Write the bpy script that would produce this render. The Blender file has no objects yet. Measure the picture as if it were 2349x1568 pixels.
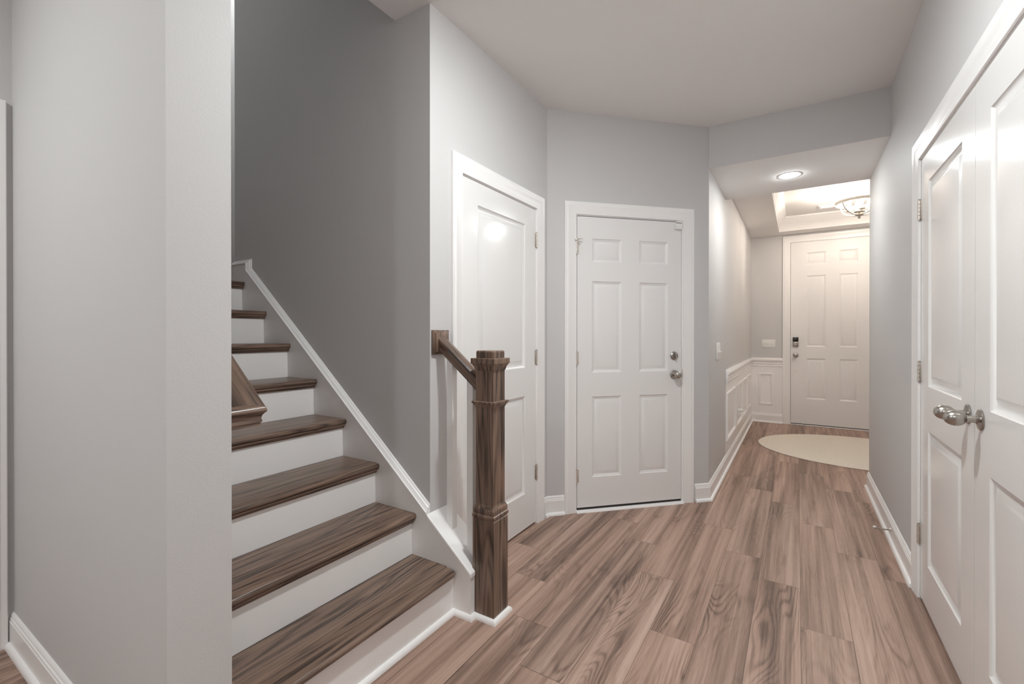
import bpy, bmesh, math, random
from mathutils import Vector, Matrix

SC = bpy.context.scene
COL = SC.collection
PI = math.pi

# ------------------------------------------------------------------ camera, world, exposure
cam_data = bpy.data.cameras.new('camera')
cam = bpy.data.objects.new('camera', cam_data)
COL.objects.link(cam)
cam.location = (0, 0, 1.2317)
cam.rotation_euler = (math.radians(90 - 0.177), 0, math.radians(32.122))
cam_data.sensor_fit = 'HORIZONTAL'
cam_data.sensor_width = 36.0
cam_data.lens = 1042.6 / 2349 * 36
cam_data.shift_y = -14.8 / 2349
cam_data.clip_start = 0.02
SC.camera = cam

world = bpy.data.worlds.new('world')
SC.world = world
world.use_nodes = True
world.node_tree.nodes['Background'].inputs[0].default_value = (0.9, 0.93, 1, 1)
world.node_tree.nodes['Background'].inputs[1].default_value = 0.05

SC.view_settings.view_transform = 'Standard'
SC.view_settings.look = 'None'
SC.view_settings.gamma = 1
SC.view_settings.exposure = 0.10
SC.cycles.max_bounces = 10
SC.cycles.diffuse_bounces = 7
SC.cycles.caustics_reflective = False
SC.cycles.caustics_refractive = False
SC.cycles.use_denoising = True

L_HALL = 205.0      # recessed light in the hall soffit
L_ROOM = 740.0      # recessed light in the room ceiling above the newel
L_BACK = 490.0      # recessed lights in the room behind the camera
L_BULB = 540.0      # foyer candle bulbs
L_UP = 700.0        # upstairs light
C_ROOM = (0.955, 1.0, 0.995)
C_FOYER = (1.0, 0.90, 0.78)

# ------------------------------------------------------------------ measured layout (metres)
XC, YD = -1.442, 1.582            # corner of stair wall and closet wall
YK2 = 2.745                       # closet wall meets the angled wall
S45 = 0.8857
X3, Y3 = XC + S45, YK2 + S45      # angled wall meets the hall
WLEN = S45 * 2 ** 0.5
XR, YRE = 0.4875, 4.60            # right wall and its far end
H, ZS, YS = 2.762, 2.457, 4.558   # ceiling, hall soffit height, soffit far edge
ZF, ZT, YF = 2.591, 2.765, 7.291  # foyer ceiling, tray, front wall
XW, YA, YB = -1.263, 0.475, 0.621  # end of the near stair wall, its two faces
XL = -2.642                        # wall of the near room
YBACK = -3.2
XE = 1.70                         # foyer far side wall
RISE, RUN, XN = 0.1962, 0.25, -1.2597
XOPEN = -1.668                    # edge of the stair opening in the ceiling
ZUP = 5.3

# ------------------------------------------------------------------ materials
def new_mat(name):
    m = bpy.data.materials.new(name)
    m.use_nodes = True
    nt = m.node_tree
    return m, nt, nt.nodes['Principled BSDF']

def node(nt, kind, **kw):
    n = nt.nodes.new(kind)
    for k, v in kw.items():
        setattr(n, k, v)
    return n

def math_node(nt, op, a, b=None, c=None):
    n = nt.nodes.new('ShaderNodeMath'); n.operation = op
    for i, v in enumerate((a, b, c)):
        if v is None: continue
        if isinstance(v, (int, float)): n.inputs[i].default_value = v
        else: nt.links.new(v, n.inputs[i])
    return n.outputs[0]

def noise(nt, vec, scale, detail=3.0, rough=0.5, dist=0.0):
    n = nt.nodes.new('ShaderNodeTexNoise')
    n.inputs['Scale'].default_value = scale
    n.inputs['Detail'].default_value = detail
    n.inputs['Roughness'].default_value = rough
    n.inputs['Distortion'].default_value = dist
    nt.links.new(vec, n.inputs['Vector'])
    return n.outputs[0]

def mapping(nt, vec, scale=(1, 1, 1), rot=(0, 0, 0), loc=(0, 0, 0)):
    n = nt.nodes.new('ShaderNodeMapping')
    n.inputs['Scale'].default_value = scale
    n.inputs['Rotation'].default_value = rot
    n.inputs['Location'].default_value = loc
    nt.links.new(vec, n.inputs['Vector'])
    return n.outputs[0]

def ramp(nt, fac, stops):
    n = nt.nodes.new('ShaderNodeValToRGB')
    e = n.color_ramp.elements
    while len(e) > 1: e.remove(e[0])
    e[0].position = stops[0][0]; e[0].color = (*stops[0][1], 1)
    for p, c in stops[1:]:
        x = e.new(p); x.color = (*c, 1)
    nt.links.new(fac, n.inputs[0])
    return n.outputs[0]

def mixrgb(nt, fac, a, b, mode='MIX'):
    n = nt.nodes.new('ShaderNodeMix'); n.data_type = 'RGBA'; n.blend_type = mode
    for sock, v in ((n.inputs[0], fac), (n.inputs[6], a), (n.inputs[7], b)):
        if isinstance(v, (int, float)): sock.default_value = v
        elif isinstance(v, tuple): sock.default_value = (*v, 1)
        else: nt.links.new(v, sock)
    return n.outputs[2]

def bump(nt, bsdf, height, strength, dist):
    n = nt.nodes.new('ShaderNodeBump')
    n.inputs['Strength'].default_value = strength
    n.inputs['Distance'].default_value = dist
    nt.links.new(height, n.inputs['Height'])
    nt.links.new(n.outputs[0], bsdf.inputs['Normal'])

def objco(nt):
    return nt.nodes.new('ShaderNodeTexCoord').outputs['Object']

def paint(name, col, rough, peel=0.0, scale=220.0, var=0.015, spec=0.5):
    m, nt, b = new_mat(name)
    co = objco(nt)
    n = noise(nt, co, 1.7, 3)
    c = mixrgb(nt, n, tuple(x * (1 - var) for x in col), tuple(min(1, x * (1 + var)) for x in col))
    nt.links.new(c, b.inputs['Base Color'])
    b.inputs['Roughness'].default_value = rough
    b.inputs['Specular IOR Level'].default_value = spec
    if peel:
        bump(nt, b, noise(nt, co, scale, 2), peel, 0.002)
    return m

M_WALL = paint('grey_wall_paint', (0.595, 0.585, 0.585), 0.55, 0.12, 160, spec=0.35)
M_CEIL = paint('flat_ceiling_paint', (0.84, 0.82, 0.81), 0.95, 0.06, 140, spec=0.1)
M_TRIM = paint('white_trim_paint', (0.88, 0.865, 0.86), 0.30, 0.03, 60, 0.01)
M_DOOR = paint('white_door_paint', (0.80, 0.787, 0.78), 0.17, 0.06, 110, 0.01)
M_STEEL_DOOR = paint('white_steel_door_paint', (0.81, 0.795, 0.79), 0.42, 0.05, 70, 0.01)
M_PLATE = paint('white_plastic', (0.80, 0.785, 0.77), 0.35)
M_CHAND = paint('whitewashed_metal', (0.45, 0.42, 0.375), 0.5)
M_CANOPY = paint('dimmed_canopy_metal', (0.20, 0.18, 0.16), 0.45)  # same metal as the chandelier, colour darkened to offset glare from the bulbs
M_DARK = paint('dark_rubber', (0.02, 0.018, 0.016), 0.6)
M_BLACKGLASS = paint('black_keypad', (0.012, 0.009, 0.007), 0.2)

def metal(name, col, rough):
    m, nt, b = new_mat(name)
    b.inputs['Metallic'].default_value = 1
    co = mapping(nt, objco(nt), (1, 1, 14))
    n = noise(nt, co, 90, 2)
    c = mixrgb(nt, n, tuple(x * .93 for x in col), tuple(x * 1.05 for x in col))
    nt.links.new(c, b.inputs['Base Color'])
    b.inputs['Roughness'].default_value = rough
    return m
M_NICKEL = metal('satin_nickel', (0.47, 0.44, 0.405), 0.26)
M_HINGE = metal('hinge_nickel', (0.74, 0.69, 0.64), 0.5)

def emit(name, col, strength):
    m = bpy.data.materials.new(name); m.use_nodes = True
    nt = m.node_tree
    nt.nodes.clear()
    o = nt.nodes.new('ShaderNodeOutputMaterial'); e = nt.nodes.new('ShaderNodeEmission')
    e.inputs[0].default_value = (*col, 1); e.inputs[1].default_value = strength
    nt.links.new(e.outputs[0], o.inputs[0])
    return m

def wood(name, axis, rot=(0, 0, 0), bright=1.0):
    """dark stained red oak, grain along the given axis"""
    m, nt, b = new_mat(name)
    co = objco(nt)
    if any(rot): co = mapping(nt, co, rot=rot)
    def sc(across, along):
        s = [across] * 3; s[axis] = along; return tuple(s)
    field = noise(nt, mapping(nt, co, sc(6.5, 0.42)), 1.0, 2, 0.4, 0.35)
    wob = noise(nt, mapping(nt, co, sc(60, 5)), 1.0, 2, 0.5)
    field = math_node(nt, 'MULTIPLY_ADD', wob, 0.022, field)
    rings = math_node(nt, 'SINE', math_node(nt, 'MULTIPLY', field, 120.0))
    rings = math_node(nt, 'MULTIPLY_ADD', rings, 0.5, 0.5)
    pores = noise(nt, mapping(nt, co, sc(420, 9)), 1.0, 2, 0.6)
    dash = noise(nt, mapping(nt, co, sc(95, 2.6)), 1.0, 3, 0.65)
    streak = noise(nt, mapping(nt, co, sc(34, 1.0)), 1.0, 4, 0.6, 0.2)
    blot = noise(nt, mapping(nt, co, sc(9, 2)), 1.0, 2, 0.5)
    a = math_node(nt, 'MULTIPLY_ADD', math_node(nt, 'POWER', rings, 0.6), 0.20, math_node(nt, 'MULTIPLY', streak, 0.40))
    a = math_node(nt, 'MULTIPLY_ADD', pores, 0.30, a)
    a = math_node(nt, 'MULTIPLY_ADD', math_node(nt, 'SUBTRACT', dash, 0.5), 0.75, math_node(nt, 'ADD', a, 0.275))
    a = math_node(nt, 'MULTIPLY_ADD', blot, 0.25, a)
    k = bright
    col = ramp(nt, math_node(nt, 'MULTIPLY', a, 0.62), [
        (0.36, (0.022 * k, 0.015 * k, 0.012 * k)), (0.45, (0.062 * k, 0.041 * k, 0.031 * k)),
        (0.53, (0.140 * k, 0.091 * k, 0.067 * k)), (0.68, (0.235 * k, 0.152 * k, 0.110 * k))])
    nt.links.new(col, b.inputs['Base Color'])
    b.inputs['Roughness'].default_value = 0.30
    b.inputs['Specular IOR Level'].default_value = 0.62
    bump(nt, b, a, 0.12, 0.002)
    return m
M_TREAD = wood('stained_oak_tread', 1, bright=1.15)
M_NEWEL = wood('stained_oak_post', 2, bright=1.15)
M_RAIL = wood('stained_oak_rail', 0, (0, -0.674, 0), 1.0)
M_RETURN = wood('stained_oak_return', 0, (0, -0.3, 0.0), 1.25)

def floor_mat():
    m, nt, b = new_mat('vinyl_plank')
    uv = nt.nodes.new('ShaderNodeUVMap'); uv.uv_map = 'grain'
    uv = uv.outputs[0]
    at = node(nt, 'ShaderNodeAttribute', attribute_name='plank')
    sep = nt.nodes.new('ShaderNodeSeparateColor'); nt.links.new(at.outputs['Color'], sep.inputs[0])
    rnd, rnd2 = sep.outputs[0], sep.outputs[1]
    # cathedral figure: contour lines of a stretched field, only in some areas
    field = noise(nt, mapping(nt, uv, (5.5, 0.95, 1)), 1.0, 1.5, 0.4, 0.5)
    fine = noise(nt, mapping(nt, uv, (45, 6.0, 1)), 1.0, 3, 0.6, 0.3)
    f2 = math_node(nt, 'MULTIPLY_ADD', fine, 0.030, field)
    rings = math_node(nt, 'SINE', math_node(nt, 'MULTIPLY', f2, 150.0))
    rings = math_node(nt, 'POWER', math_node(nt, 'MULTIPLY_ADD', rings, 0.5, 0.5), 2.5)
    rm = nt.nodes.new('ShaderNodeClamp')
    rmask = noise(nt, mapping(nt, uv, (3.5, 0.9, 1), loc=(3, 7, 0)), 1.0, 2)
    nt.links.new(math_node(nt, 'MULTIPLY_ADD', rmask, 5.5, -2.75), rm.inputs[0]); rmask = rm.outputs[0]
    band = noise(nt, mapping(nt, uv, (11, 0.45, 1), loc=(11, 3, 0)), 1.0, 2, 0.5, 0.25)
    streak = noise(nt, mapping(nt, uv, (38, 0.75, 1)), 1.0, 4, 0.62, 0.2)
    hair = noise(nt, mapping(nt, uv, (190, 2.4, 1), loc=(5, 1, 0)), 1.0, 4, 0.7, 0.2)
    pores = noise(nt, mapping(nt, uv, (420, 14, 1)), 1.0, 2, 0.6)
    dark = noise(nt, mapping(nt, uv, (9, 1.6, 1), loc=(1, 9, 0)), 1.0, 3, 0.6, 0.8)
    dk = nt.nodes.new('ShaderNodeClamp'); nt.links.new(math_node(nt, 'MULTIPLY_ADD', dark, 6.0, -3.6), dk.inputs[0])
    c0 = lambda x: math_node(nt, 'SUBTRACT', x, 0.5)
    v = math_node(nt, 'MULTIPLY_ADD', c0(band), 0.95, 0.555)
    v = math_node(nt, 'MULTIPLY_ADD', c0(streak), 0.80, v)
    v = math_node(nt, 'MULTIPLY_ADD', c0(hair), 0.42, v)
    v = math_node(nt, 'MULTIPLY_ADD', c0(pores), 0.22, v)
    v = math_node(nt, 'MULTIPLY_ADD', math_node(nt, 'MULTIPLY', rings, rmask), -0.24, v)
    v = math_node(nt, 'MULTIPLY_ADD', dk.outputs[0], -0.22, v)
    v = math_node(nt, 'MULTIPLY_ADD', c0(rnd), 0.07, v)
    col = ramp(nt, v, [(0.20, (0.105, 0.066, 0.051)), (0.40, (0.215, 0.141, 0.110)),
                       (0.58, (0.345, 0.236, 0.186)), (0.74, (0.43, 0.306, 0.248)), (0.92, (0.50, 0.375, 0.312))])
    tint = mixrgb(nt, rnd2, (1.03, 0.985, 0.965), (1.005, 0.995, 0.995))
    col = mixrgb(nt, 1.0, col, tint, 'MULTIPLY')
    nt.links.new(col, b.inputs['Base Color'])
    b.inputs['Roughness'].default_value = 0.42
    b.inputs['Specular IOR Level'].default_value = 0.35
    bump(nt, b, v, 0.08, 0.002)
    return m
M_FLOOR = floor_mat()
M_GROOVE = paint('plank_joint', (0.12, 0.08, 0.06), 0.8)

def rug_mat():
    m, nt, b = new_mat('braided_rug')
    co = objco(nt)
    w = nt.nodes.new('ShaderNodeTexWave'); w.wave_type = 'RINGS'; w.rings_direction = 'Z'
    w.inputs['Scale'].default_value = 14.0; w.inputs['Distortion'].default_value = 0.6
    nt.links.new(mapping(nt, co, (1.0, 1.55, 1)), w.inputs['Vector'])
    n = noise(nt, co, 120, 3, 0.7)
    h = math_node(nt, 'MULTIPLY_ADD', w.outputs['Fac'], 0.16, math_node(nt, 'MULTIPLY_ADD', n, 1.2, 0.05))
    col = ramp(nt, h, [(0.3, (0.56, 0.50, 0.42)), (0.75, (0.76, 0.69, 0.60)), (1.0, (0.84, 0.78, 0.69))])
    nt.links.new(col, b.inputs['Base Color'])
    b.inputs['Roughness'].default_value = 0.95
    bump(nt, b, h, 0.5, 0.004)
    return m
M_RUG = rug_mat()

# ------------------------------------------------------------------ mesh helpers
class MB:
    def __init__(self):
        self.v = []; self.f = []
    def add(self, vs, fs):
        o = len(self.v)
        self.v += [tuple(p) for p in vs]
        self.f += [tuple(i + o for i in f) for f in fs]
    def box(self, lo, hi, bev=0.0):
        if bev:
            bm = bmesh.new()
            bmesh.ops.create_cube(bm, size=1)
            s = [hi[i] - lo[i] for i in range(3)]; c = [(hi[i] + lo[i]) / 2 for i in range(3)]
            for q in bm.verts: q.co = Vector((q.co.x * s[0] + c[0], q.co.y * s[1] + c[1], q.co.z * s[2] + c[2]))
            bmesh.ops.bevel(bm, geom=list(bm.edges), offset=min(bev, min(s) * .45), segments=2, affect='EDGES', profile=0.5)
            bm.verts.index_update()
            self.add([q.co[:] for q in bm.verts], [[q.index for q in f.verts] for f in bm.faces])
            bm.free(); return
        x0, y0, z0 = lo; x1, y1, z1 = hi
        self.add([(x0, y0, z0), (x1, y0, z0), (x1, y1, z0), (x0, y1, z0), (x0, y0, z1), (x1, y0, z1), (x1, y1, z1), (x0, y1, z1)],
                 [(0, 3, 2, 1), (4, 5, 6, 7), (0, 1, 5, 4), (1, 2, 6, 5), (2, 3, 7, 6), (3, 0, 4, 7)])
    def prism(self, poly, fn0, fn1):
        """poly 2D points; fn0/fn1 map a 2D point to the two 3D end faces"""
        n = len(poly)
        self.add([fn0(*p) for p in poly] + [fn1(*p) for p in poly],
                 [tuple(range(n))[::-1], tuple(range(n, 2 * n))] + [(i, (i + 1) % n, n + (i + 1) % n, n + i) for i in range(n)])
    def sweep(self, path, N, prof, closed=False, flat=False, side=None):
        P = [Vector(p) for p in path]; N = Vector(N).normalized(); n = len(P); k = len(prof)
        vs = []
        for i, p in enumerate(P):
            ts = []
            if i > 0 or closed: ts.append(p - P[i - 1])
            if i < n - 1 or closed: ts.append(P[(i + 1) % n] - p)
            ss = []
            for t in ts:
                if flat: t = t - N * t.dot(N)
                ss.append(t.normalized().cross(N).normalized())
            m = ss[0] if len(ss) == 1 else (ss[0] + ss[1]) / (1 + ss[0].dot(ss[1]))
            if side is not None: m = Vector(side)
            vs += [p + m * a + N * b for a, b in prof]
        fs = []
        for i in range(n if closed else n - 1):
            j = (i + 1) % n
            for q in range(k):
                r = (q + 1) % k
                fs.append((i * k + q, i * k + r, j * k + r, j * k + q))
        if not closed:
            fs.append(tuple(range(k))); fs.append(tuple(range((n - 1) * k, n * k))[::-1])
        self.add(vs, fs)
    def lathe(self, prof, c, axis=(0, 0, 1), seg=24, sx=1.0, caps=True):
        """prof: (radius, distance along axis)"""
        ax = Vector(axis).normalized()
        u = ax.orthogonal().normalized()
        if abs(ax.z) < .5: u = Vector((0, 0, 1))
        w = ax.cross(u)
        c = Vector(c); vs = []; fs = []; k = len(prof)
        for i in range(seg):
            a = 2 * PI * i / seg
            d = u * math.cos(a) + w * math.sin(a) * sx
            for r, h in prof: vs.append(c + d * r + ax * h)
        for i in range(seg):
            j = (i + 1) % seg
            for q in range(k - 1):
                fs.append((i * k + q, j * k + q, j * k + q + 1, i * k + q + 1))
        if caps and prof[0][0] > 1e-6: fs.append(tuple(i * k for i in range(seg))[::-1])
        if caps and prof[-1][0] > 1e-6: fs.append(tuple(i * k + k - 1 for i in range(seg)))
        self.add(vs, fs)
    def square(self, prof, cx, cy):
        """square 'turning': prof of (half width, z)"""
        k = len(prof); vs = []; fs = []
        for sx, sy in ((-1, -1), (1, -1), (1, 1), (-1, 1)):
            for h, z in prof: vs.append((cx + sx * h, cy + sy * h, z))
        for i in range(4):
            j = (i + 1) % 4
            for q in range(k - 1): fs.append((i * k + q, j * k + q, j * k + q + 1, i * k + q + 1))
        fs.append(tuple(i * k for i in range(4))[::-1]); fs.append(tuple(i * k + k - 1 for i in range(4)))
        self.add(vs, fs)
    def tube(self, path, r, seg=8):
        P = [Vector(p) for p in path]; vs = []; fs = []
        up = Vector((0.13, 0.21, 0.97))
        for i, p in enumerate(P):
            t = (P[min(i + 1, len(P) - 1)] - P[max(i - 1, 0)]).normalized()
            a = t.cross(up).normalized(); b = t.cross(a)
            for s in range(seg):
                g = 2 * PI * s / seg
                vs.append(p + a * r * math.cos(g) + b * r * math.sin(g))
        for i in range(len(P) - 1):
            for s in range(seg):
                q = (s + 1) % seg
                fs.append((i * seg + s, i * seg + q, (i + 1) * seg + q, (i + 1) * seg + s))
        fs.append(tuple(range(seg))[::-1]); fs.append(tuple(range((len(P) - 1) * seg, len(P) * seg)))
        self.add(vs, fs)

SHIFT = {}
def obj(name, mb, mat, parent=None, frame=None, loc=None, smooth=32, weld=True):
    """link a builder as one mesh object. frame=(x,y,z,rot) wall frame; loc: origin for world-coordinate meshes"""
    sh = Vector((0, 0, 0))
    if parent is not None: sh = SHIFT.get(parent.name, sh)
    elif loc is not None: sh = Vector(loc)
    me = bpy.data.meshes.new(name)
    me.from_pydata([Vector(p) - sh for p in mb.v], [], mb.f)
    bm = bmesh.new(); bm.from_mesh(me)
    if weld: bmesh.ops.remove_doubles(bm, verts=bm.verts, dist=1e-5)
    bmesh.ops.recalc_face_normals(bm, faces=bm.faces)
    for f in bm.faces: f.smooth = bool(smooth)
    bm.to_mesh(me); bm.free()
    if smooth: me.set_sharp_from_angle(angle=math.radians(smooth))
    for q in (mat if isinstance(mat, (list, tuple)) else [mat]): me.materials.append(q)
    o = bpy.data.objects.new(name, me); COL.objects.link(o)
    if parent is not None:
        o.parent = parent; SHIFT[o.name] = sh
    else:
        if frame: o.location = frame[:3]; o.rotation_euler = (0, 0, frame[3])
        elif loc is not None: o.location = loc
        SHIFT[o.name] = sh
    return o

def empty(name, loc, rot=0.0, local=False):
    o = bpy.data.objects.new(name, None); COL.objects.link(o)
    o.location = loc; o.rotation_euler = (0, 0, rot); o.empty_display_size = 0.1
    SHIFT[o.name] = Vector((0, 0, 0)) if local else Vector(loc)
    return o

def tag(o, label, cat, group=None, kind=None):
    o['label'] = label; o['category'] = cat
    if group: o['group'] = group
    if kind: o['kind'] = kind
    return o

def struct(o, label=None, cat=None):
    o['kind'] = 'structure'
    if label: o['label'] = label; o['category'] = cat
    return o

# wall frames: local x runs along the wall left to right as seen from the room, local y goes into the wall
F_CLOSET = (XC, 0, 0, PI / 2)
F_GARAGE = (XC, YK2, 0, PI / 4)
F_FRONT = (0, YF, 0, 0)
F_RIGHT = (XR, 0, 0, -PI / 2)      # local x = -world y
F_NEAR = (XL, 0, 0, PI / 2)
F_HALL = (X3, 0, 0, PI / 2)

def wall_opening(name, frame, x0, x1, top, hole, label, thick=0.12):
    a, b, zt = hole
    m = MB()
    m.box((x0, 0, 0), (a, thick, top)); m.box((b, 0, 0), (x1, thick, top)); m.box((a, 0, zt), (b, thick, top))
    return struct(obj(name, m, M_WALL, frame=frame, weld=False), label, 'wall')

# ------------------------------------------------------------------ floor
def build_floor():
    W, L = 0.178, 1.25
    offs = {0: 1.012, 1: 0.646, -1: 0.105, -2: 0.34, -3: 0.661, -4: 1.104, -5: 0.197, -6: 0.443, -7: 0.75, -8: 1.039}
    rng = random.Random(5)
    me = bpy.data.meshes.new('floor'); bm = bmesh.new()
    uvl = bm.loops.layers.uv.new('grain'); cl = bm.loops.layers.float_color.new('plank')
    g = 0.0007
    def quad(x0, x1, y0, y1, z, mi):
        f = bm.faces.new([bm.verts.new(p) for p in ((x0, y0, z), (x1, y0, z), (x1, y1, z), (x0, y1, z))])
        f.material_index = mi; return f
    k0, k1 = int(math.floor((-2.9 - .014) / W)), int(math.ceil((XE + .1) / W))
    for k in range(k0, k1):
        xa = 0.014 + k * W
        off = offs.get(k, rng.random() * L)
        y = -3.4 + ((off - (-3.4)) % L) - L
        while y < YF + .2:
            f = quad(xa + g, xa + W - g, y + g, y + L - g, 0.0, 0)
            ou, ov = rng.random() * 40, rng.random() * 40
            fl = rng.choice((-1, 1)); r, r2 = rng.random(), rng.random()
            for lp in f.loops:
                lp[uvl].uv = (ou + (lp.vert.co.x - xa), ov + fl * (lp.vert.co.y - y))
                lp[cl] = (r, r2, 0, 1)
            y += L
    quad(-2.95, XE + .1, -3.35, YF + .2, -0.0012, 1)
    bm.to_mesh(me); bm.free()
    me.materials.append(M_FLOOR); me.materials.append(M_GROOVE)
    o = bpy.data.objects.new('floor', me); COL.objects.link(o)
    struct(o, 'brown wood-look plank floor running down the hall', 'floor')
build_floor()

# ------------------------------------------------------------------ walls and ceilings
wall_opening('wall_closet', F_CLOSET, YD, YK2, H, (1.806, 2.602, 2.055), 'pale grey wall with the two-panel closet door')
wall_opening('wall_garage', F_GARAGE, 0.0, WLEN, H, (0.200, 1.040, 2.065), 'angled grey wall holding the six-panel door')
wall_opening('wall_front', F_FRONT, X3 - .12, XE, ZF, (-0.093, 0.851, 2.489), 'end wall of the foyer around the tall front door')
wall_opening('wall_right', F_RIGHT, -YRE, -YBACK, H, (-2.803, -1.263, 2.055), 'grey wall on the right with the double closet doors')
wall_opening('wall_near', F_NEAR, YBACK, YA, H, (-0.45, 0.372, 2.06), 'grey wall at the far left edge with a cased door')

def wall(name, boxes, label, mat=None):
    m = MB()
    for lo, hi in boxes: m.box(lo, hi)
    return struct(obj(name, m, mat or M_WALL, weld=False), label, 'wall')

wall('wall_hall', [((X3 - .12, Y3, 0), (X3, YF, H))], 'left hall wall with white wainscot beyond the angled wall')
wall('wall_stair', [((-3.17, YD, 0), (XC - .12, YD + .12, ZUP)), ((XC - .12, YD, H), (XC, YD + .12, ZUP))],
     'shadowed dark grey wall rising beside the stairs')
wall('wall_column', [((-4.3, YA, 0), (XW, YB, H)), ((-4.3, YA, H), (XOPEN, YB, ZUP))],
     'light grey wall end in the left foreground, near side of the stairs')
wall('wall_back', [((XL - .12, YBACK - .12, 0), (XR + .12, YBACK, H))], 'back wall of the room behind the viewpoint')
wall('wall_foyer', [((XR + .12, YRE - .12, 0), (XE, YRE, H)), ((XE, YRE - .12, 0), (XE + .12, YF + .12, H))],
     'foyer walls hidden beyond the end of the right wall')
wall('wall_landing', [((-4.42, YA, 0), (-4.3, 2.9, ZUP)), ((-4.3, 2.78, 0), (-3.05, 2.9, ZUP)), ((-3.17, YD + .12, 0), (-3.05, 2.78, ZUP))],
     'walls around the stair landing, a thin strip at the top left of the stairs')
wall('wall_upper', [((XOPEN, YA, H + .3), (XOPEN + .12, YD + .12, ZUP))], 'upper floor wall above the stair opening')
wall('wall_header', [((X3, Y3 - .004, ZS + .0005), (XR, Y3, H))], 'grey header above the hall entrance')

def ceil(name, boxes, label):
    m = MB()
    for lo, hi in boxes: m.box(lo, hi)
    return struct(obj(name, m, M_CEIL, weld=False), label, 'ceiling')
ceil('ceiling', [((XL - .12, YBACK - .12, H), (XR + .12, YA, H + .3)), ((XOPEN, YA, H), (XR + .12, YD, H + .3)),
                 ((XC, YD, H), (XR + .12, Y3 + .3, H + .3))], 'plain off-white ceiling over the room')
ceil('ceiling_hall', [((X3, Y3, ZS), (XR, YS, H))], 'dropped white soffit over the hall')
TX0, TX1, TY0, TY1 = -0.213, 1.31, 4.86, 7.015
ceil('ceiling_foyer', [((X3, YS, ZF), (TX0, YF, H + .1)), ((TX1, YS, ZF), (XE, YF, H + .1)),
                       ((TX0, YS, ZF), (TX1, TY0, H + .1)), ((TX0, TY1, ZF), (TX1, YF, H + .1)),
                       ((TX0, TY0, ZT), (TX1, TY1, H + .1))], 'foyer ceiling with a recessed tray')
ceil('ceiling_upper', [((-4.42, YA, ZUP), (XC + .2, 2.9, ZUP + .1))], 'ceiling of the upper stairwell')

# tray crown and edge bead
m = MB()
crown = [(0, 0), (0.012, 0), (0.016, -.012), (0.010, -.02), (0.030, -.05), (0.050, -.075), (0.058, -.08), (0.062, -.095), (0, -.095)]
crown = [(0.0, -.115), (0.008, -.115), (0.012, -.10), (0.022, -.088), (0.045, -.05), (0.068, -.022), (0.080, -.016), (0.085, 0.0), (0.0, 0.0)]
m.sweep([(TX0, TY0, ZT), (TX0, TY1, ZT), (TX1, TY1, ZT), (TX1, TY0, ZT)], (0, 0, 1), crown, closed=True)
m.sweep([(TX0, TY0, ZF), (TX0, TY1, ZF), (TX1, TY1, ZF), (TX1, TY0, ZF)], (0, 0, 1),
        [(0, -.004), (0.006, -.004), (0.010, .004), (0.006, .016), (0, .02)], closed=True)
struct(obj('trim_9', m, M_TRIM), 'white crown moulding inside the foyer ceiling tray', 'moulding')

# landing floor of the stairs
m = MB(); m.box((-4.3, YB, 1.40), (-3.065, 2.78, 8 * RISE))
struct(obj('floor_landing', m, M_TREAD), 'dark wooden stair landing at the top of the flight', 'floor')

# ------------------------------------------------------------------ mouldings
CASING = [(0, 0), (0, .010), (.005, .012), (.018, .011), (.022, .013), (.050, .015), (.056, .018), (.062, .019),
          (.067, .0165), (.073, .0175), (.082, .019), (.085, .016), (.085, 0)]
def casing(name, frame, x0, x1, ztop, label, jamb=0.06, stop=True):
    """frame around an opening; x0/x1/ztop are the inner edges of the casing"""
    m = MB()
    # going up the right side, across to the left, down: outward is to the right of travel with N out of the wall
    m.sweep([(x0, 0, 0), (x0, 0, ztop), (x1, 0, ztop), (x1, 0, 0)], (0, -1, 0), [(-a, b) for a, b in CASING])
    r = 0.006
    m.box((x0 - .012, -.0, 0), (x0 + r, .10, ztop)); m.box((x1 - r, 0, 0), (x1 + .012, .10, ztop))
    m.box((x0 + r, 0, ztop - r), (x1 - r, .10, ztop + .012))
    # door stop behind the slab
    d = jamb
    m.box((x0 + r, d, 0), (x0 + r + .011, d + .03, ztop - r)); m.box((x1 - r - .011, d, 0), (x1 - r, d + .03, ztop - r))
    m.box((x0 + r + .011, d, ztop - r - .011), (x1 - r - .011, d + .03, ztop - r))
    return struct(obj(name, m, M_TRIM, frame=frame), label, 'door casing')

BASE = [(0, 0), (.014, 0), (.014, .098), (.0115, .102), (.0115, .108), (.0075, .113), (.0085, .119), (.0055, .126), (.003, .129), (0, .129)]
SHOE = [(.0135, 0), (.029, 0), (.0285, .006), (.0265, .012), (.0225, .017), (.0175, .020), (.0135, .0205)]
def baseboard(name, paths, label):
    m = MB(); s = MB()
    for p in paths:
        m.sweep([(x, y, 0) for x, y in p], (0, 0, 1), BASE)
        s.sweep([(x, y, 0.0002) for x, y in p], (0, 0, 1), SHOE)
    o = obj(name, m, M_TRIM); struct(o, label, 'baseboard')
    obj('shoe_moulding', s, M_TRIM, parent=o)
    return o
q = 0.7071
g0 = lambda t: (XC + t * q, YK2 + t * q)
baseboard('baseboard_garage', [[(XC, 2.692), (XC, YK2), g0(0.121)]], 'short white baseboard between the closet door and the angled door')
baseboard('baseboard_hall', [[g0(1.134), (X3, Y3), (X3, YF), (-0.172, YF)]], 'white baseboard turning from the angled wall along the left hall wall')
baseboard('baseboard_right', [[(XR + .11, YRE), (XR, YRE), (XR, 2.896)], [(XR, 1.17), (XR, YBACK)]], 'white baseboard along the right wall beyond the double doors')
baseboard('baseboard_column', [[(XL, YA), (XW, YA), (XW, YB)]], 'white baseboard at the foot of the left foreground wall')
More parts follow.
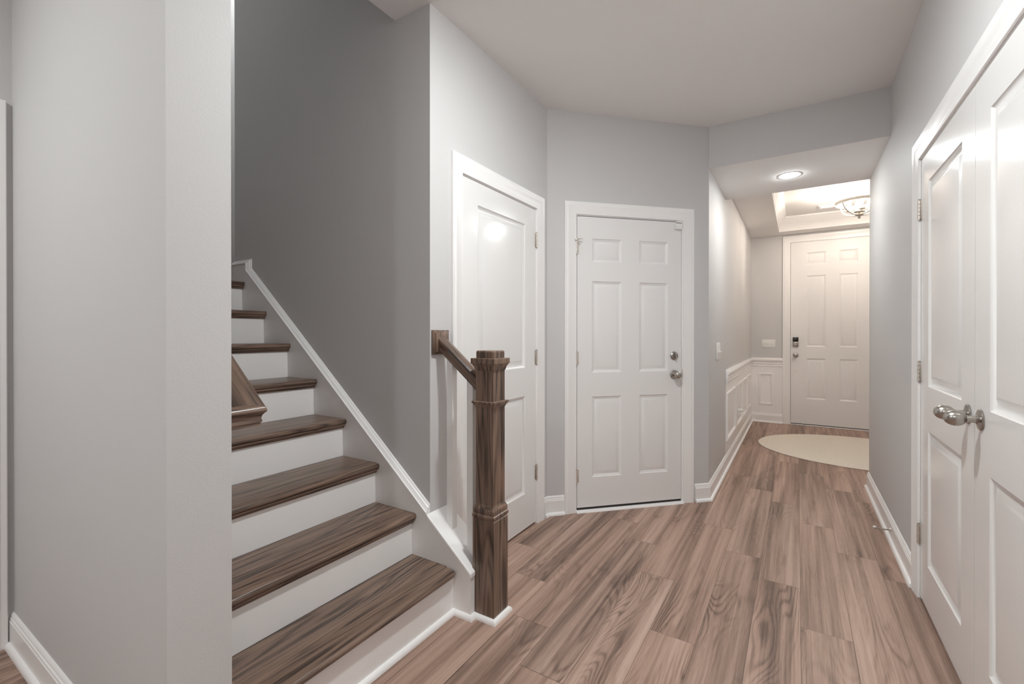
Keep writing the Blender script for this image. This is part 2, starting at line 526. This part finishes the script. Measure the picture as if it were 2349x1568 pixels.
baseboard('baseboard_back', [[(XR, YBACK), (XL, YBACK), (XL, -0.54)]], 'white baseboard of the room behind the viewpoint')

# chair rail + wainscot panels of the foyer
RAIL = [(0, -.062), (.010, -.060), (.012, -.048), (.007, -.044), (.007, -.030), (.014, -.027), (.016, -.018), (.009, -.012),
        (.009, -.002), (.022, .010), (.030, .018), (.032, .036), (.024, .046), (.020, .056), (0, .056)]
RAIL = [(a, b * 1.03) for a, b in RAIL]
m = MB()
m.sweep([(X3, 4.572, .843), (X3, YF, .843), (-0.172, YF, .843)], (0, 0, 1), RAIL)
m.box((X3, 4.560, .782), (X3 + .022, 4.573, .903), .002)
struct(obj('trim_6', m, M_TRIM), 'white chair rail running round the foyer corner', 'moulding')
m = MB()
m.box((X3, 4.572, .129), (X3 + .003, YF, .79)); m.box((X3, YF - .003, .129), (-0.165, YF, .79))
w = obj('trim_7', m, M_TRIM); struct(w, 'white wainscot panelling below the chair rail in the foyer', 'wainscot')
PMOLD = [(0, 0), (0, .006), (.006, .013), (.014, .014), (.020, .010), (.026, .012), (.032, .006), (.032, 0)]
for y0, y1 in ((4.590, 5.262), (5.345, 5.915), (6.0, 6.50), (6.585, 7.08)):
    m = MB(); x = X3 + .003
    m.sweep([(x, y0, .245), (x, y0, .690), (x, y1, .690), (x, y1, .245)], (1, 0, 0), PMOLD, closed=True)
    obj('panel_moulding', m, M_TRIM, parent=w)
m = MB(); y = YF - .003
m.sweep([(-.464, y, .247), (-.464, y, .688), (-.285, y, .688), (-.285, y, .247)], (0, -1, 0), PMOLD, closed=True)
obj('panel_moulding', m, M_TRIM, parent=w)

# ------------------------------------------------------------------ doors
PROF = [(0, 0), (.003, .003), (.011, .0095), (.018, .0115), (.023, .0115), (.045, .0020), (.050, .0015)]
PROF6 = [(0, 0), (.004, .003), (.009, .0065), (.012, .0060), (.018, .0095), (.040, .0020), (.044, .0015)]
def panel_door(x0, x1, z0, z1, cols, rows, prof, yf=0.0, thick=.035):
    m = MB()
    xs = sorted({x0, x1, *[c for p in cols for c in p]}); zs = sorted({z0, z1, *[r for p in rows for r in p]})
    isp = lambda a, b: any(abs(a - c[0]) < 1e-6 for c in cols) and any(abs(b - r[0]) < 1e-6 for r in rows)
    for i in range(len(xs) - 1):
        for j in range(len(zs) - 1):
            a, b, c, d = xs[i], xs[i + 1], zs[j], zs[j + 1]
            if isp(a, c):
                rings = [[(a + o, yf + h, c + o), (b - o, yf + h, c + o), (b - o, yf + h, d - o), (a + o, yf + h, d - o)] for o, h in prof]
                vs = [p for r in rings for p in r]; fs = []
                for k in range(len(rings) - 1):
                    for s in range(4):
                        t = (s + 1) % 4
                        fs.append((k * 4 + s, k * 4 + t, k * 4 + 4 + t, k * 4 + 4 + s))
                e = (len(rings) - 1) * 4
                fs.append((e, e + 1, e + 2, e + 3)); m.add(vs, fs)
            else:
                m.add([(a, yf, c), (b, yf, c), (b, yf, d), (a, yf, d)], [(0, 1, 2, 3)])
    yb = yf + thick
    for i in range(len(xs) - 1):
        for zz in (z0, z1): m.add([(xs[i], yf, zz), (xs[i + 1], yf, zz), (xs[i + 1], yb, zz), (xs[i], yb, zz)], [(0, 1, 2, 3)])
        for j in range(len(zs) - 1):
            m.add([(xs[i], yb, zs[j]), (xs[i + 1], yb, zs[j]), (xs[i + 1], yb, zs[j + 1]), (xs[i], yb, zs[j + 1])], [(3, 2, 1, 0)])
    for j in range(len(zs) - 1):
        for xx in (x0, x1): m.add([(xx, yf, zs[j]), (xx, yf, zs[j + 1]), (xx, yb, zs[j + 1]), (xx, yb, zs[j])], [(0, 1, 2, 3)])
    return m

def hinge(door, x, z, side, stop=False):
    """butt hinge; side=+1 leaf lies towards +x on the door"""
    m = MB(); h = .089
    for k in range(5):
        a = z - h / 2 + k * h / 5
        m.lathe([(.0052, 0), (.0062, .0008), (.0062, h / 5 - .0016), (.0052, h / 5 - .0008)], (x, -.007, a), seg=12)
    m.lathe([(.0, 0), (.0045, .001), (.005, .004), (.003, .006), (0, .007)], (x, -.007, z + h / 2), seg=12)
    m.lathe([(.0, -.006), (.0035, -.005), (.0045, -.002), (.0045, 0)], (x, -.007, z - h / 2), seg=12)
    m.box((min(x, x + side * .016), -.0022, z - h / 2), (max(x, x + side * .016), -.0002, z + h / 2), .0004)
    o = obj('hinge', m, M_HINGE, parent=door); o['label'] = 'satin nickel hinge'
    if stop:
        s = MB()
        s.lathe([(.0085, 0), (.0085, .012), (.006, .016)], (x, -.007, z + h / 2 + .001), seg=12)
        s.tube([(x, -.007, z + h / 2 + .008), (x + .02, -.028, z + h / 2 + .009), (x + .034, -.030, z + h / 2 + .008)], .0032)
        s.tube([(x, -.007, z + h / 2 + .004), (x + .012, -.012, z + .030), (x + .028, -.012, z + .018)], .0022)
        s.lathe([(0, 0), (.005, .001), (.005, .006), (0, .007)], (x - .012, -.02, z + h / 2 + .005), (0, -1, 0), 10)
        obj('hinge_pin_stop', s, M_HINGE, parent=o)
    return o

# closet door (two panel)
casing('trim_1', F_CLOSET, 1.814, 2.594, 2.047, 'white moulded casing around the two-panel closet door')
d1 = obj('door_1', panel_door(1.823, 2.585, .014, 2.037, [(1.955, 2.453)], [(.232, .845), (1.022, 1.918)], PROF), M_DOOR, frame=F_CLOSET)
struct(d1, 'white two-panel closet door partly behind the newel post', 'door')
for z in (1.842, 1.083, .337): hinge(d1, 2.5895, z, -1)

# six panel door on the angled wall
casing('trim_2', F_GARAGE, 0.207, 1.033, 2.058, 'white moulded casing around the six-panel door on the angled wall', jamb=.05)
d2 = obj('door_2', panel_door(.217, 1.023, .030, 2.046, [(.328, .550), (.688, .915)], [(.235, .797), (.965, 1.600), (1.733, 1.897)], PROF6), M_STEEL_DOOR, frame=F_GARAGE)
struct(d2, 'white six-panel door on the angled wall between closet door and hall', 'door')
hinge(d2, .212, 1.832, 1, stop=True); hinge(d2, .212, 1.065, 1); hinge(d2, .212, .250, 1)
m = MB()
m.lathe([(0, 0), (.031, 0), (.031, .004), (.027, .008), (.024, .010), (0, .010)], (.966, 0, 1.074), (0, -1, 0), 28)
m.box((.962, -.030, 1.054), (.970, -.008, 1.094), .003)
obj('deadbolt', m, M_NICKEL, parent=d2)['label'] = 'round satin nickel deadbolt with thumb turn'
def ball_knob(parent, x, z, y0=0.0, r=.032):
    m = MB()
    m.lathe([(0, 0), (.033, 0), (.033, .004), (.029, .009), (.018, .011), (.0125, .013), (.0115, .022), (.015, .030), (.022, .036),
             (.0258, .044), (.0265, .052), (.024, .060), (.017, .066), (.011, .068), (.0105, .070), (0, .0705)], (x, y0, z), (0, -1, 0), 28)
    o = obj('knob', m, M_NICKEL, parent=parent); o['label'] = 'round satin nickel knob'
    return o
ball_knob(d2, .966, .938)
m = MB(); m.box((1.0225, -.001, .905), (1.032, .004, .972), .001)
obj('strike_plate', m, M_HINGE, parent=d2)
m = MB(); m.box((.219, .003, .013), (1.021, .032, .031))
obj('door_sweep', m, M_DARK, parent=d2)['label'] = 'dark rubber door sweep'
m = MB()
m.sweep([(.207, -.004, 0), (1.033, -.004, 0)], (0, 0, 1), [(-.05, 0), (.022, 0), (.021, .006), (.017, .011), (.008, .014), (-.05, .014)])
struct(obj('trim_8', m, M_TRIM, frame=F_GARAGE), 'white threshold strip under the six-panel door', 'threshold')

# front door
F_FD = F_FRONT
casing('trim_3', F_FRONT, -.087, .845, 2.482, 'white moulded casing around the tall front door', jamb=.05)
d3 = obj('door_3', panel_door(-.077, .835, .022, 2.473, [(.103, .317), (.465, .660)], [(.360, .904), (1.062, 2.017), (2.170, 2.328)], PROF6), M_STEEL_DOOR, frame=F_FRONT)
struct(d3, 'tall white six-panel front door at the end of the foyer', 'door')
m = MB(); m.box((-.052, -.022, 1.128), (.012, -.001, 1.190), .003)
k = obj('keypad_lock', m, M_BLACKGLASS, parent=d3); k['label'] = 'black keypad lock over a nickel thumb turn'
m = MB(); m.box((-.053, -.020, 1.060), (.013, -.001, 1.128), .004)
m.lathe([(0, .019), (.026, .019), (.026, .024), (.022, .027), (0, .027)], (-.020, 0, 1.095), (0, -1, 0), 24)
m.box((-.036, -.040, 1.090), (-.006, -.026, 1.102), .003)
obj('thumb_turn', m, M_NICKEL, parent=k)
ball_knob(d3, -.020, .945)
m = MB(); m.lathe([(0, 0), (.009, 0), (.009, .003), (0, .004)], (-.022, 0, .727), (0, -1, 0), 12)
obj('screw_cap', m, M_HINGE, parent=d3)
m = MB(); m.box((-.0785, .0, .93), (-.0765, .02, .965)); obj('latch_plate', m, M_HINGE, parent=d3)
m = MB(); m.box((-.075, .004, .012), (.833, .030, .023)); obj('door_sweep', m, M_DARK, parent=d3)
m = MB(); m.box((-.087, -.018, 0), (.845, .06, .011), .003)
struct(obj('trim_10', m, M_TRIM, frame=F_FRONT), 'pale threshold strip under the front door', 'threshold')

# double closet doors on the right wall (local x = -y)
casing('trim_4', F_RIGHT, -2.812, -1.258, 2.047, 'white moulded casing around the double doors on the right wall')
def leaf(n, x0, x1, label, knobx, hx, side):
    d = obj(n, panel_door(x0, x1, .014, 2.037, [(x0 + .136, x1 - .136)], [(.208, .805), (1.000, 1.908)], PROF), M_DOOR, frame=F_RIGHT)
    struct(d, label, 'door'); d['group'] = 'double closet door leaves'
    for z in (1.811, 1.058, .303): hinge(d, hx, z, side)
    m = MB()
    m.lathe([(0, 0), (.0325, 0), (.0335, .003), (.031, .006), (.024, .0075), (.015, .010), (.0115, .014), (.0110, .030), (.012, .033)] +
            [(.025 * math.sin(a), .060 - .029 * math.cos(a)) for a in [0.5 + i * (PI - .5) / 14 for i in range(15)]],
            (knobx, 0, .964), (0, -1, 0), 32)
    obj('knob', m, M_NICKEL, parent=d)['label'] = 'egg-shaped satin nickel knob'
    return d
leaf('door_4', -2.803, -2.0485, 'far leaf of the white double closet doors on the right', -2.107, -2.8075, 1)
leaf('door_5', -2.0440, -1.267, 'near leaf of the white double closet doors, at the right edge', -1.983, -1.2625, -1)

# cased door at the far left edge
casing('trim_5', F_NEAR, -.442, .372, 2.06, 'white door casing at the far left edge')
d6 = obj('door_6', panel_door(-.433, .363, .014, 2.050, [(-.297, .220)], [(.222, .82), (1.012, 1.918)], PROF), M_DOOR, frame=F_NEAR)
struct(d6, 'white door at the far left edge inside its casing', 'door')

# ------------------------------------------------------------------ staircase
st = empty('staircase', (-1.9, 1.1, 0))
tag(st, 'staircase with dark stained oak treads and white risers', 'staircase')
YS0, YS1 = YB, 1.562
for n in range(1, 9):
    xf = XN - (n - 1) * RUN; z = n * RISE; xb = xf - RUN - .024 if n < 8 else xf - .10
    m = MB()
    # profile in xz: bullnose front
    r = .0135
    nose = [(xf - r + r * math.cos(a), z - r + r * math.sin(a)) for a in [PI / 2 - i * PI / 8 for i in range(9)]]
    poly = [(xb, z)] + nose + [(xb, z - .027)]
    if n == 1:
        rc = .030; tr = [(-.030, z - .027), (-r, z - .027)] + [(-r + r * math.cos(a), z - r + r * math.sin(a)) for a in [-PI / 2 + i * PI / 8 for i in range(9)]] + [(-.030, z)]
        arc = [(xf - rc + rc * math.cos(a), YS1 - .002 - rc + rc * math.sin(a), 0) for a in [i * PI / 14 for i in range(8)]]
        m.sweep([(xf, YS0, 0)] + arc + [(xf - .07, YS1 - .002, 0)], (0, 0, 1), tr)
        m.box((xb, YS0, z - .027), (xf - .030, YS1 - .032, z)); m.box((xb, YS1 - .032, z - .027), (xf - .069, YS1, z))
    else:
        m.prism(poly, lambda x, zz: (x, YS0, zz), lambda x, zz: (x, YS1, zz))
    if n > 1:
        xr = xf - .027
        cove = [(xr, z - .027), (xr + .020, z - .027), (xr + .020, z - .032), (xr + .014, z - .034), (xr + .009, z - .040), (xr + .0075, z - .047), (xr, z - .047)]
        m.prism(cove, lambda x, zz: (x, YS0, zz), lambda x, zz: (x, YS1, zz))
    obj('tread', m, M_TREAD, parent=st, weld=False)
    m = MB()
    m.box((xf - .046, YS0, (n - 1) * RISE), (xf - .027, YS1, z - .027))
    obj('riser', m, M_TRIM, parent=st)
# skirt board along the stair wall, running on as the closed stringer
ZT0 = lambda x: .394 + .797 * (-1.428 - x)
XT = -2.98
m = MB()
poly = [(-1.192, 0.0), (-1.192, ZT0(-1.192) - .01), (XT - .01, ZT0(XT - .01)), (XT - .01, 1.690), (-3.165, 1.690), (-3.165, 1.42), (-1.55, 0.0)]
m.prism(poly, lambda x, z: (x, YS1, z), lambda x, z: (x, YD, z))
m.box((-1.300, YD, 0), (-1.192, 1.592, .20))
sk = obj('skirt_board', m, M_TRIM, parent=st)
m = MB()   # moulded cap on top of the skirt, up the slope then over the landing
cap = [(-.003, -.001), (-.003, .006), (0, .009), (.004, .009), (.006, .005), (.008, .003), (.020, -.005), (.0215, -.009), (.024, -.0105), (.029, -.0155), (.030, -.0205), (-.003, -.0205)]
k = .797; nrm = (1 + k * k) ** .5
off = 0
m.sweep([(-1.4425, YS1 + .001, ZT0(-1.4425)), (XT + .0, YS1 + .001, ZT0(XT))], (0, -1, 0), [(a * nrm, b) for a, b in cap], side=(0, 0, 1))
m.sweep([(-2.990, YS1 + .001, ZT0(-2.990) - .004), (-2.990, YS1 + .001, 1.684), (-3.168, YS1 + .001, 1.684)], (0, -1, 0), cap)
obj('skirt_moulding', m, M_TRIM, parent=sk)
# knee wall under the balusters with its sloping cap
ZC = lambda x: .392 + .80 * (-1.425 - x)
m = MB()
m.prism([(-1.203, 0), (-1.203, ZC(-1.203) - .02), (XC, ZC(XC) - .02), (XC, 0)], lambda x, z: (x, 1.592, z), lambda x, z: (x, 1.705, z))
m.prism([(-1.300, 0.19), (-1.192, ZC(-1.192) - .02), (XC, ZC(XC) - .02), (XC, 0.19)], lambda x, z: (x, YD, z), lambda x, z: (x, 1.592, z))
kw = obj('stringer', m, M_TRIM, parent=st, weld=False)
m = MB()
plan = [(XC, 1.556), (-1.186, 1.556), (-1.186, 1.591), (-1.2035, 1.591), (-1.2035, 1.722), (XC, 1.722)]
m.prism(plan, lambda x, y: (x, y, ZC(x) - .022), lambda x, y: (x, y, ZC(x)))
c = obj('stringer_cap', m, M_TRIM, parent=kw, smooth=0)
bv = c.modifiers.new('bevel', 'BEVEL'); bv.width = .005; bv.segments = 3
m = MB()
m.sweep([(-1.2867, YB, 0.0002), (-1.2867, YS1, 0.0002), (-1.192, YS1, 0.0002), (-1.192, 1.592, 0.0002)],
        (0, 0, 1), [(a - .0135, b * 1.05) for a, b in SHOE])
obj('shoe_moulding', m, M_TRIM, parent=st)

# ------------------------------------------------------------------ newel, rail, balusters
NX, NY = -1.1462, 1.6465
rl = empty('stair_railing', (NX, NY, 0))
tag(rl, 'short stained oak railing with box newel post at the foot of the stairs', 'railing')
m = MB()
m.square([(.0555, 0), (.0555, .428), (.0535, .430), (.0535, .434), (.0570, .437), (.0582, .443), (.0570, .450), (.0535, .453), (.0535, .457),
          (.0545, .460), (.0545, .472), (.0520, .478), (.0475, .486), (.0460, .492), (.0455, .4925),
          (.0455, .912), (.0475, .914), (.0490, .919), (.0530, .924), (.0555, .930), (.0590, .932), (.0592, .939), (.0575, .9405), (.0455, .9415),
          (.0455, 1.072), (.0475, 1.074), (.0490, 1.080), (.0500, 1.081), (.0510, 1.089), (.0550, 1.095), (.0575, 1.101), (.0615, 1.103),
          (.0620, 1.106), (.0620, 1.124), (.0612, 1.127), (.0445, 1.128), (.0445, 1.153), (.0435, 1.157), (.0405, 1.160)], NX, NY)
nw = obj('newel_post', m, M_NEWEL, parent=rl, smooth=0)
m = MB()
m.sweep([(NX - .045, NY - .0555, .0002), (NX + .0555, NY - .0555, .0002), (NX + .0555, NY + .0555, .0002), (NX - .0555, NY + .0555, .0002)],
        (0, 0, 1), [(a - .0135, b) for a, b in SHOE])
obj('shoe_moulding', m, M_TRIM, parent=nw)['label'] = 'white shoe moulding'
HR = [(.024, 0), (.0245, .006), (.0215, .0095), (.0205, .016), (.0225, .026), (.0275, .035), (.0295, .040), (.0288, .046), (.023, .051), (.012, .0545)]
HR = [(-a, b) for a, b in HR[:1]] + HR + [(0, .0555)] + [(-a, b) for a, b in HR[:0:-1]]
ZR = lambda x: 1.157 + .80 * (-1.424 - x)     # underside of the rail
m = MB()
m.sweep([(XC + .020, NY, ZR(XC + .020)), (NX - .0445, NY, ZR(NX - .0445))], (0, 0, 1), [(a, b * 1.22) for a, b in HR], flat=True)
obj('handrail', m, M_RAIL, parent=rl, smooth=40)
m = MB()
y0, y1, z0, z1 = 1.590, 1.704, 1.137, 1.251
for ins, x0, x1 in ((0, XC, XC + .011), (.005, XC + .011, XC + .014), (.012, XC + .014, XC + .021)):
    m.box((x0, y0 + ins, z0 + ins), (x1, y1 - ins, z1 - ins), .0015)
obj('rosette', m, M_NEWEL, parent=rl, weld=False)
for bx in (-1.364, -1.247):
    m = MB(); h = .0165
    zb = lambda x: ZC(x) - .002
    zt = lambda x: ZR(x) + .004
    vs = [(bx + sx * h, NY - .001 + sy * h, f(bx + sx * h)) for f in (zb, zt) for sx, sy in ((-1, -1), (1, -1), (1, 1), (-1, 1))]
    m.add(vs, [(0, 3, 2, 1), (4, 5, 6, 7), (0, 1, 5, 4), (1, 2, 6, 5), (2, 3, 7, 6), (3, 0, 4, 7)])
    obj('baluster', m, M_TRIM, parent=rl)['label'] = 'square white baluster'

# wall handrail on the near side of the stairs, returned to the wall
hr = MB()
XE0 = -1.300; YH = .690; ZH = .974; KH = .785
HN = [(.018, 0), (.018, .009), (.0205, .010), (.0215, .014), (.0205, .0175), (.0195, .022), (.0215, .030), (.026, .036), (.0295, .039), (.0305, .044), (.029, .049), (.024, .054), (.012, .058)]
hp = [(-.018, 0)] + HN + [(0, .059)] + [(-a, b) for a, b in HN[:0:-1]]
hr.sweep([(-3.0, YH, ZH + KH * (3.0 + XE0)), (XE0, YH, ZH), (XE0, YB, ZH)], (0, 0, 1), hp, flat=True)
whr = empty('wall_handrail', (-1.6, YB, 1.2))
tag(whr, 'dark oak wall handrail with mitred end emerging from behind the foreground wall', 'handrail')
nk = len(hp)
for nm, sel, mt in (('rail', list(range(nk)) + [2 * nk], M_RAIL), ('rail_return', list(range(nk, 2 * nk)) + [2 * nk + 1], M_TREAD)):
    m = MB(); m.v = hr.v; m.f = [hr.f[i] for i in sel]
    o = obj(nm, m, mt, parent=whr, smooth=40)
    bm = bmesh.new(); bm.from_mesh(o.data)
    bmesh.ops.delete(bm, geom=[q for q in bm.verts if not q.link_faces], context='VERTS')
    bm.to_mesh(o.data); bm.free()
for bx in (-1.75, -2.7):
    m = MB()
    zb = ZH + KH * (XE0 - bx)
    m.lathe([(.03, 0), (.03, .005), (.012, .010), (0, .011)], (bx, YB, zb - .05), (0, 1, 0), 16)
    m.tube([(bx, YB + .005, zb - .05), (bx, YB + .05, zb - .045), (bx, YH, zb - .02), (bx, YH, zb)], .006)
    obj('bracket', m, M_HINGE, parent=whr)

# ------------------------------------------------------------------ small fittings
def toggle_plate(name, frame, cx, cz, w, h, gangs, label, lever=.012):
    r = empty(name, (0, 0, 0), local=True); r.location = frame[:3]; r.rotation_euler = (0, 0, frame[3])
    f = Matrix.Rotation(frame[3], 4, 'Z') @ Vector((cx, 0, cz))
    r.location = Vector(frame[:3]) + f
    tag(r, label, 'light switch')
    m = MB(); m.box((-w / 2, -.006, -h / 2), (w / 2, 0, h / 2), .0025)
    obj('cover_plate', m, M_PLATE, parent=r)
    for i in range(gangs):
        x = (i - (gangs - 1) / 2) * .046
        m = MB()
        m.box((x - .006, -.008, -.013), (x + .006, -.0055, .013), .0008)
        m.prism([(-.006, -.006), (-.006, .006), (-.006 - lever, -.001 - .006), (-.006 - lever, -.006 - .007)],
                lambda a, b: (x - .0045, a, b), lambda a, b: (x + .0045, a, b))
        obj('toggle', m, M_PLATE, parent=r)
    return r
toggle_plate('switch_plate', F_FRONT, -.342, 1.103, .166, .110, 3, 'white triple toggle switch plate on the foyer wall left of the front door')
toggle_plate('switch_plate', F_HALL, 4.085, 1.092, .20, .138, 3, 'white toggle switch plate on the hall wall near the angled wall corner', lever=.02)

# plug-in freshener in the wainscot
r = empty('plug_in_freshener', (X3 + .003, 5.49, .40))
tag(r, 'small white plug-in device sticking out of the foyer wainscot', 'plug-in')
m = MB(); m.box((X3 + .003, 5.455, .335), (X3 + .009, 5.525, .45), .002); obj('outlet_plate', m, M_PLATE, parent=r)
m = MB()
m.lathe([(0, 0), (.016, 0), (.019, .005), (.019, .045), (.014, .056), (0, .058)], (X3 + .009, 5.49, .407), (1, 0, 0), 20)
m.box((X3 + .009, 5.475, .345), (X3 + .03, 5.505, .40), .005)
obj('body', m, M_PLATE, parent=r, weld=False)

# spring door stop on the right baseboard
r = empty('door_stop', (XR - .014, 3.49, .055))
tag(r, 'spring door stop with white tip on the right baseboard', 'door stop')
m = MB()
bx, by, bz = XR - .0142, 3.49, .068
m.lathe([(0, 0), (.011, 0), (.010, .004), (.006, .008), (0, .009)], (bx, by, bz), (-1, 0, 0), 16)
pts = []
for i in range(22 * 8 + 1):
    a = i / 8 * 2 * PI; s = i / (22 * 8)
    pts.append((bx - .005 - s * .068, by + .0042 * math.cos(a), bz + .0042 * math.sin(a) - .006 * math.sin(s * PI)))
m.tube(pts, .0014, 5)
obj('spring', m, M_HINGE, parent=r)
m = MB(); m.lathe([(0, 0), (.0065, 0), (.0068, .010), (.005, .014), (0, .015)], (bx - .070, by, bz), (-1, 0, 0), 14)
obj('tip', m, M_PLATE, parent=r)['label'] = 'white rubber tip'

# contact sensor at the top corner of the six-panel door
r = empty('contact_sensor', (0, 0, 0), local=True)
v = Matrix.Rotation(PI / 4, 4, 'Z') @ Vector((.990, 0, 2.02))
r.location = (XC + v.x, YK2 + v.y, 2.02); r.rotation_euler = (0, 0, PI / 4)
tag(r, 'small white contact sensor at the top right corner of the six-panel door', 'sensor')
m = MB(); m.box((-.026, -.018, -.028), (.028, -.0005, .012), .003); obj('sensor_body', m, M_PLATE, parent=r)
m = MB(); m.box((-.016, -.020, .020), (.026, -.0125, .034), .002); m.box((-.016, -.0125, .027), (.026, .002, .034), .001); obj('magnet', m, M_PLATE, parent=r)

# oval rug
m = MB()
RX, RY = .975, .78
pr = [(0, .0), (1, .0), (1.004, .004), (1.0, .008), (.985, .010), (0, .010)]
seg = 96
vs = []; fs = []
for i in range(seg):
    a = 2 * PI * i / seg
    for rr, h in pr[1:5]: vs.append((rr * RX * math.cos(a), rr * RY * math.sin(a), h))
for i in range(seg):
    j = (i + 1) % seg
    for k_ in range(3): fs.append((i * 4 + k_, j * 4 + k_, j * 4 + k_ + 1, i * 4 + k_ + 1))
fs.append(tuple(i * 4 for i in range(seg))[::-1]); fs.append(tuple(i * 4 + 3 for i in range(seg)))
m.add(vs, fs)
rug = obj('oval_rug', m, M_RUG)
rug.location = (.60, 5.95, .0005)
tag(rug, 'oval cream braided rug on the foyer floor by the front door', 'rug')

# ------------------------------------------------------------------ lights
def downlight(loc, mat, label, group=None):
    r = empty('recessed_downlight', loc)
    tag(r, label, 'ceiling light', group or 'recessed ceiling lights')
    x, y, z = loc
    m = MB()
    m.lathe([(.066, -.0015), (.068, -.0022), (.080, -.0018), (.083, 0), (.066, 0), (.066, -.0015)], (x, y, z), seg=40, caps=False)
    obj('trim_ring', m, M_TRIM, parent=r)
    m = MB()
    m.lathe([(0, -.013), (.02, -.0125), (.038, -.0105), (.054, -.0068), (.066, -.0016)], (x, y, z), seg=32)
    obj('lens', m, mat, parent=r)
    return r
E_HALL = emit('hall_lamp', C_ROOM, L_HALL); E_ROOM = emit('room_lamp', C_ROOM, L_ROOM); E_BACK = emit('back_lamp', C_ROOM, L_BACK)
E_UP = emit('upper_lamp', C_ROOM, L_UP)
downlight((-.053, 4.115, ZS), E_HALL, 'bright round recessed light in the hall soffit')
downlight((-.42, 1.46, H), E_ROOM, 'recessed light in the room ceiling just above the frame')
downlight((-1.95, -0.75, H), E_BACK, 'recessed light behind the viewpoint, in front of the left wall')
downlight((-.35, -1.55, H), E_BACK, 'recessed light behind the viewpoint, towards the right wall')
downlight((-3.75, 2.2, ZUP), E_UP, 'recessed light over the upper stair landing')

# foyer semi-flush chandelier
CX, CY = .547, 5.97
ch = empty('foyer_chandelier', (CX, CY, ZT))
tag(ch, 'pale semi-flush chandelier with candle bulbs on the foyer ceiling', 'chandelier')
m = MB()
m.lathe([(0, 0), (.072, 0), (.073, -.004), (.066, -.012), (.060, -.024), (.034, -.028), (.026, -.034), (.020, -.040), (.018, -.052),
         (.022, -.066), (.032, -.085), (.040, -.10), (.038, -.102), (.0, -.098)], (CX, CY, ZT), seg=32)
obj('canopy', m, M_CANOPY, parent=ch)
RR = .208; zr0, zr1 = 2.600, 2.628
m = MB(); n = 56
m.lathe([(RR, zr0), (RR, zr1), (RR - .005, zr1), (RR - .005, zr0), (RR, zr0)], (CX, CY, 0), seg=n, caps=False)
obj('ring', m, M_CHAND, parent=ch)
for i in range(4):
    a = PI / 4 + i * PI / 2; dx, dy = math.cos(a), math.sin(a)
    m = MB()
    m.tube([(CX + dx * r_, CY + dy * r_, z_) for r_, z_ in ((.034, ZT - .10), (.09, ZT - .108), (.16, zr1 + .008), (RR - .004, zr1 - .006))], .005, 6)
    m.tube([(CX + dx * r_, CY + dy * r_, z_) for r_, z_ in [(RR * math.cos(t), 2.602 - .122 * math.sin(t)) for t in [k_ * PI / 2 / 9 for k_ in range(10)]]], .0072, 8)
    obj('arm', m, M_CHAND, parent=ch)
m = MB()
m.tube([(CX, CY, ZT - .098), (CX, CY, 2.48)], .005, 8)
m.lathe([(0, 0), (.034, .0), (.036, -.006), (.026, -.014), (.012, -.018), (.010, -.030), (.012, -.034), (.010, -.042), (0, -.044)], (CX, CY, 2.486), seg=20)
m.lathe([(0, 0), (.05, .002), (.05, .006), (0, .010)], (CX, CY, 2.512), seg=24)
obj('hub', m, M_CHAND, parent=ch)
E_BULB = emit('candle_bulb_glow', C_FOYER, L_BULB)
for i in range(4):
    a = i * PI / 2 + .15; bx, by = CX + .085 * math.cos(a), CY + .085 * math.sin(a)
    m = MB()
    m.tube([(CX, CY, 2.515), ((CX + bx) / 2, (CY + by) / 2, 2.508), (bx, by, 2.520)], .004, 6)
    m.lathe([(0, 0), (.028, .003), (.029, .006), (.012, .008), (.0115, .050), (.0, .050)], (bx, by, 2.520), seg=16)
    k = obj('candle_holder', m, M_CHAND, parent=ch)
    m = MB()
    m.lathe([(.008, 0), (.015, .014), (.0185, .028), (.015, .046), (.008, .062), (.003, .072), (0, .074)], (bx, by, 2.5705), seg=12)
    obj('bulb', m, E_BULB, parent=k)['label'] = 'glowing candle bulb'

# supply vent in the tray
r = empty('ceiling_vent', (.36, 6.63, ZT))
tag(r, 'white ceiling vent with dark slots beside the chandelier', 'vent')
m = MB()
vx, vy = .36, 6.63
for lo, hi in (((-.15, -.075), (.15, -.05)), ((-.15, .05), (.15, .075)), ((-.15, -.05), (-.125, .05)), ((.125, -.05), (.15, .05))):
    m.box((vx + lo[0], vy + lo[1], ZT - .008), (vx + hi[0], vy + hi[1], ZT))
obj('vent_frame', m, M_PLATE, parent=r, weld=False)
m = MB(); m.box((vx - .125, vy - .05, ZT - .0015), (vx + .125, vy + .05, ZT)); obj('backing', m, M_DARK, parent=r)
m = MB()
for i in range(7):
    y = vy - .045 + i * .015
    m.box((vx - .125, y - .0006, ZT - .009), (vx + .125, y + .0006, ZT - .0015))
m.box((vx - .004, vy - .05, ZT - .0085), (vx + .004, vy + .05, ZT - .0015))
obj('louvres', m, M_PLATE, parent=r, weld=False)
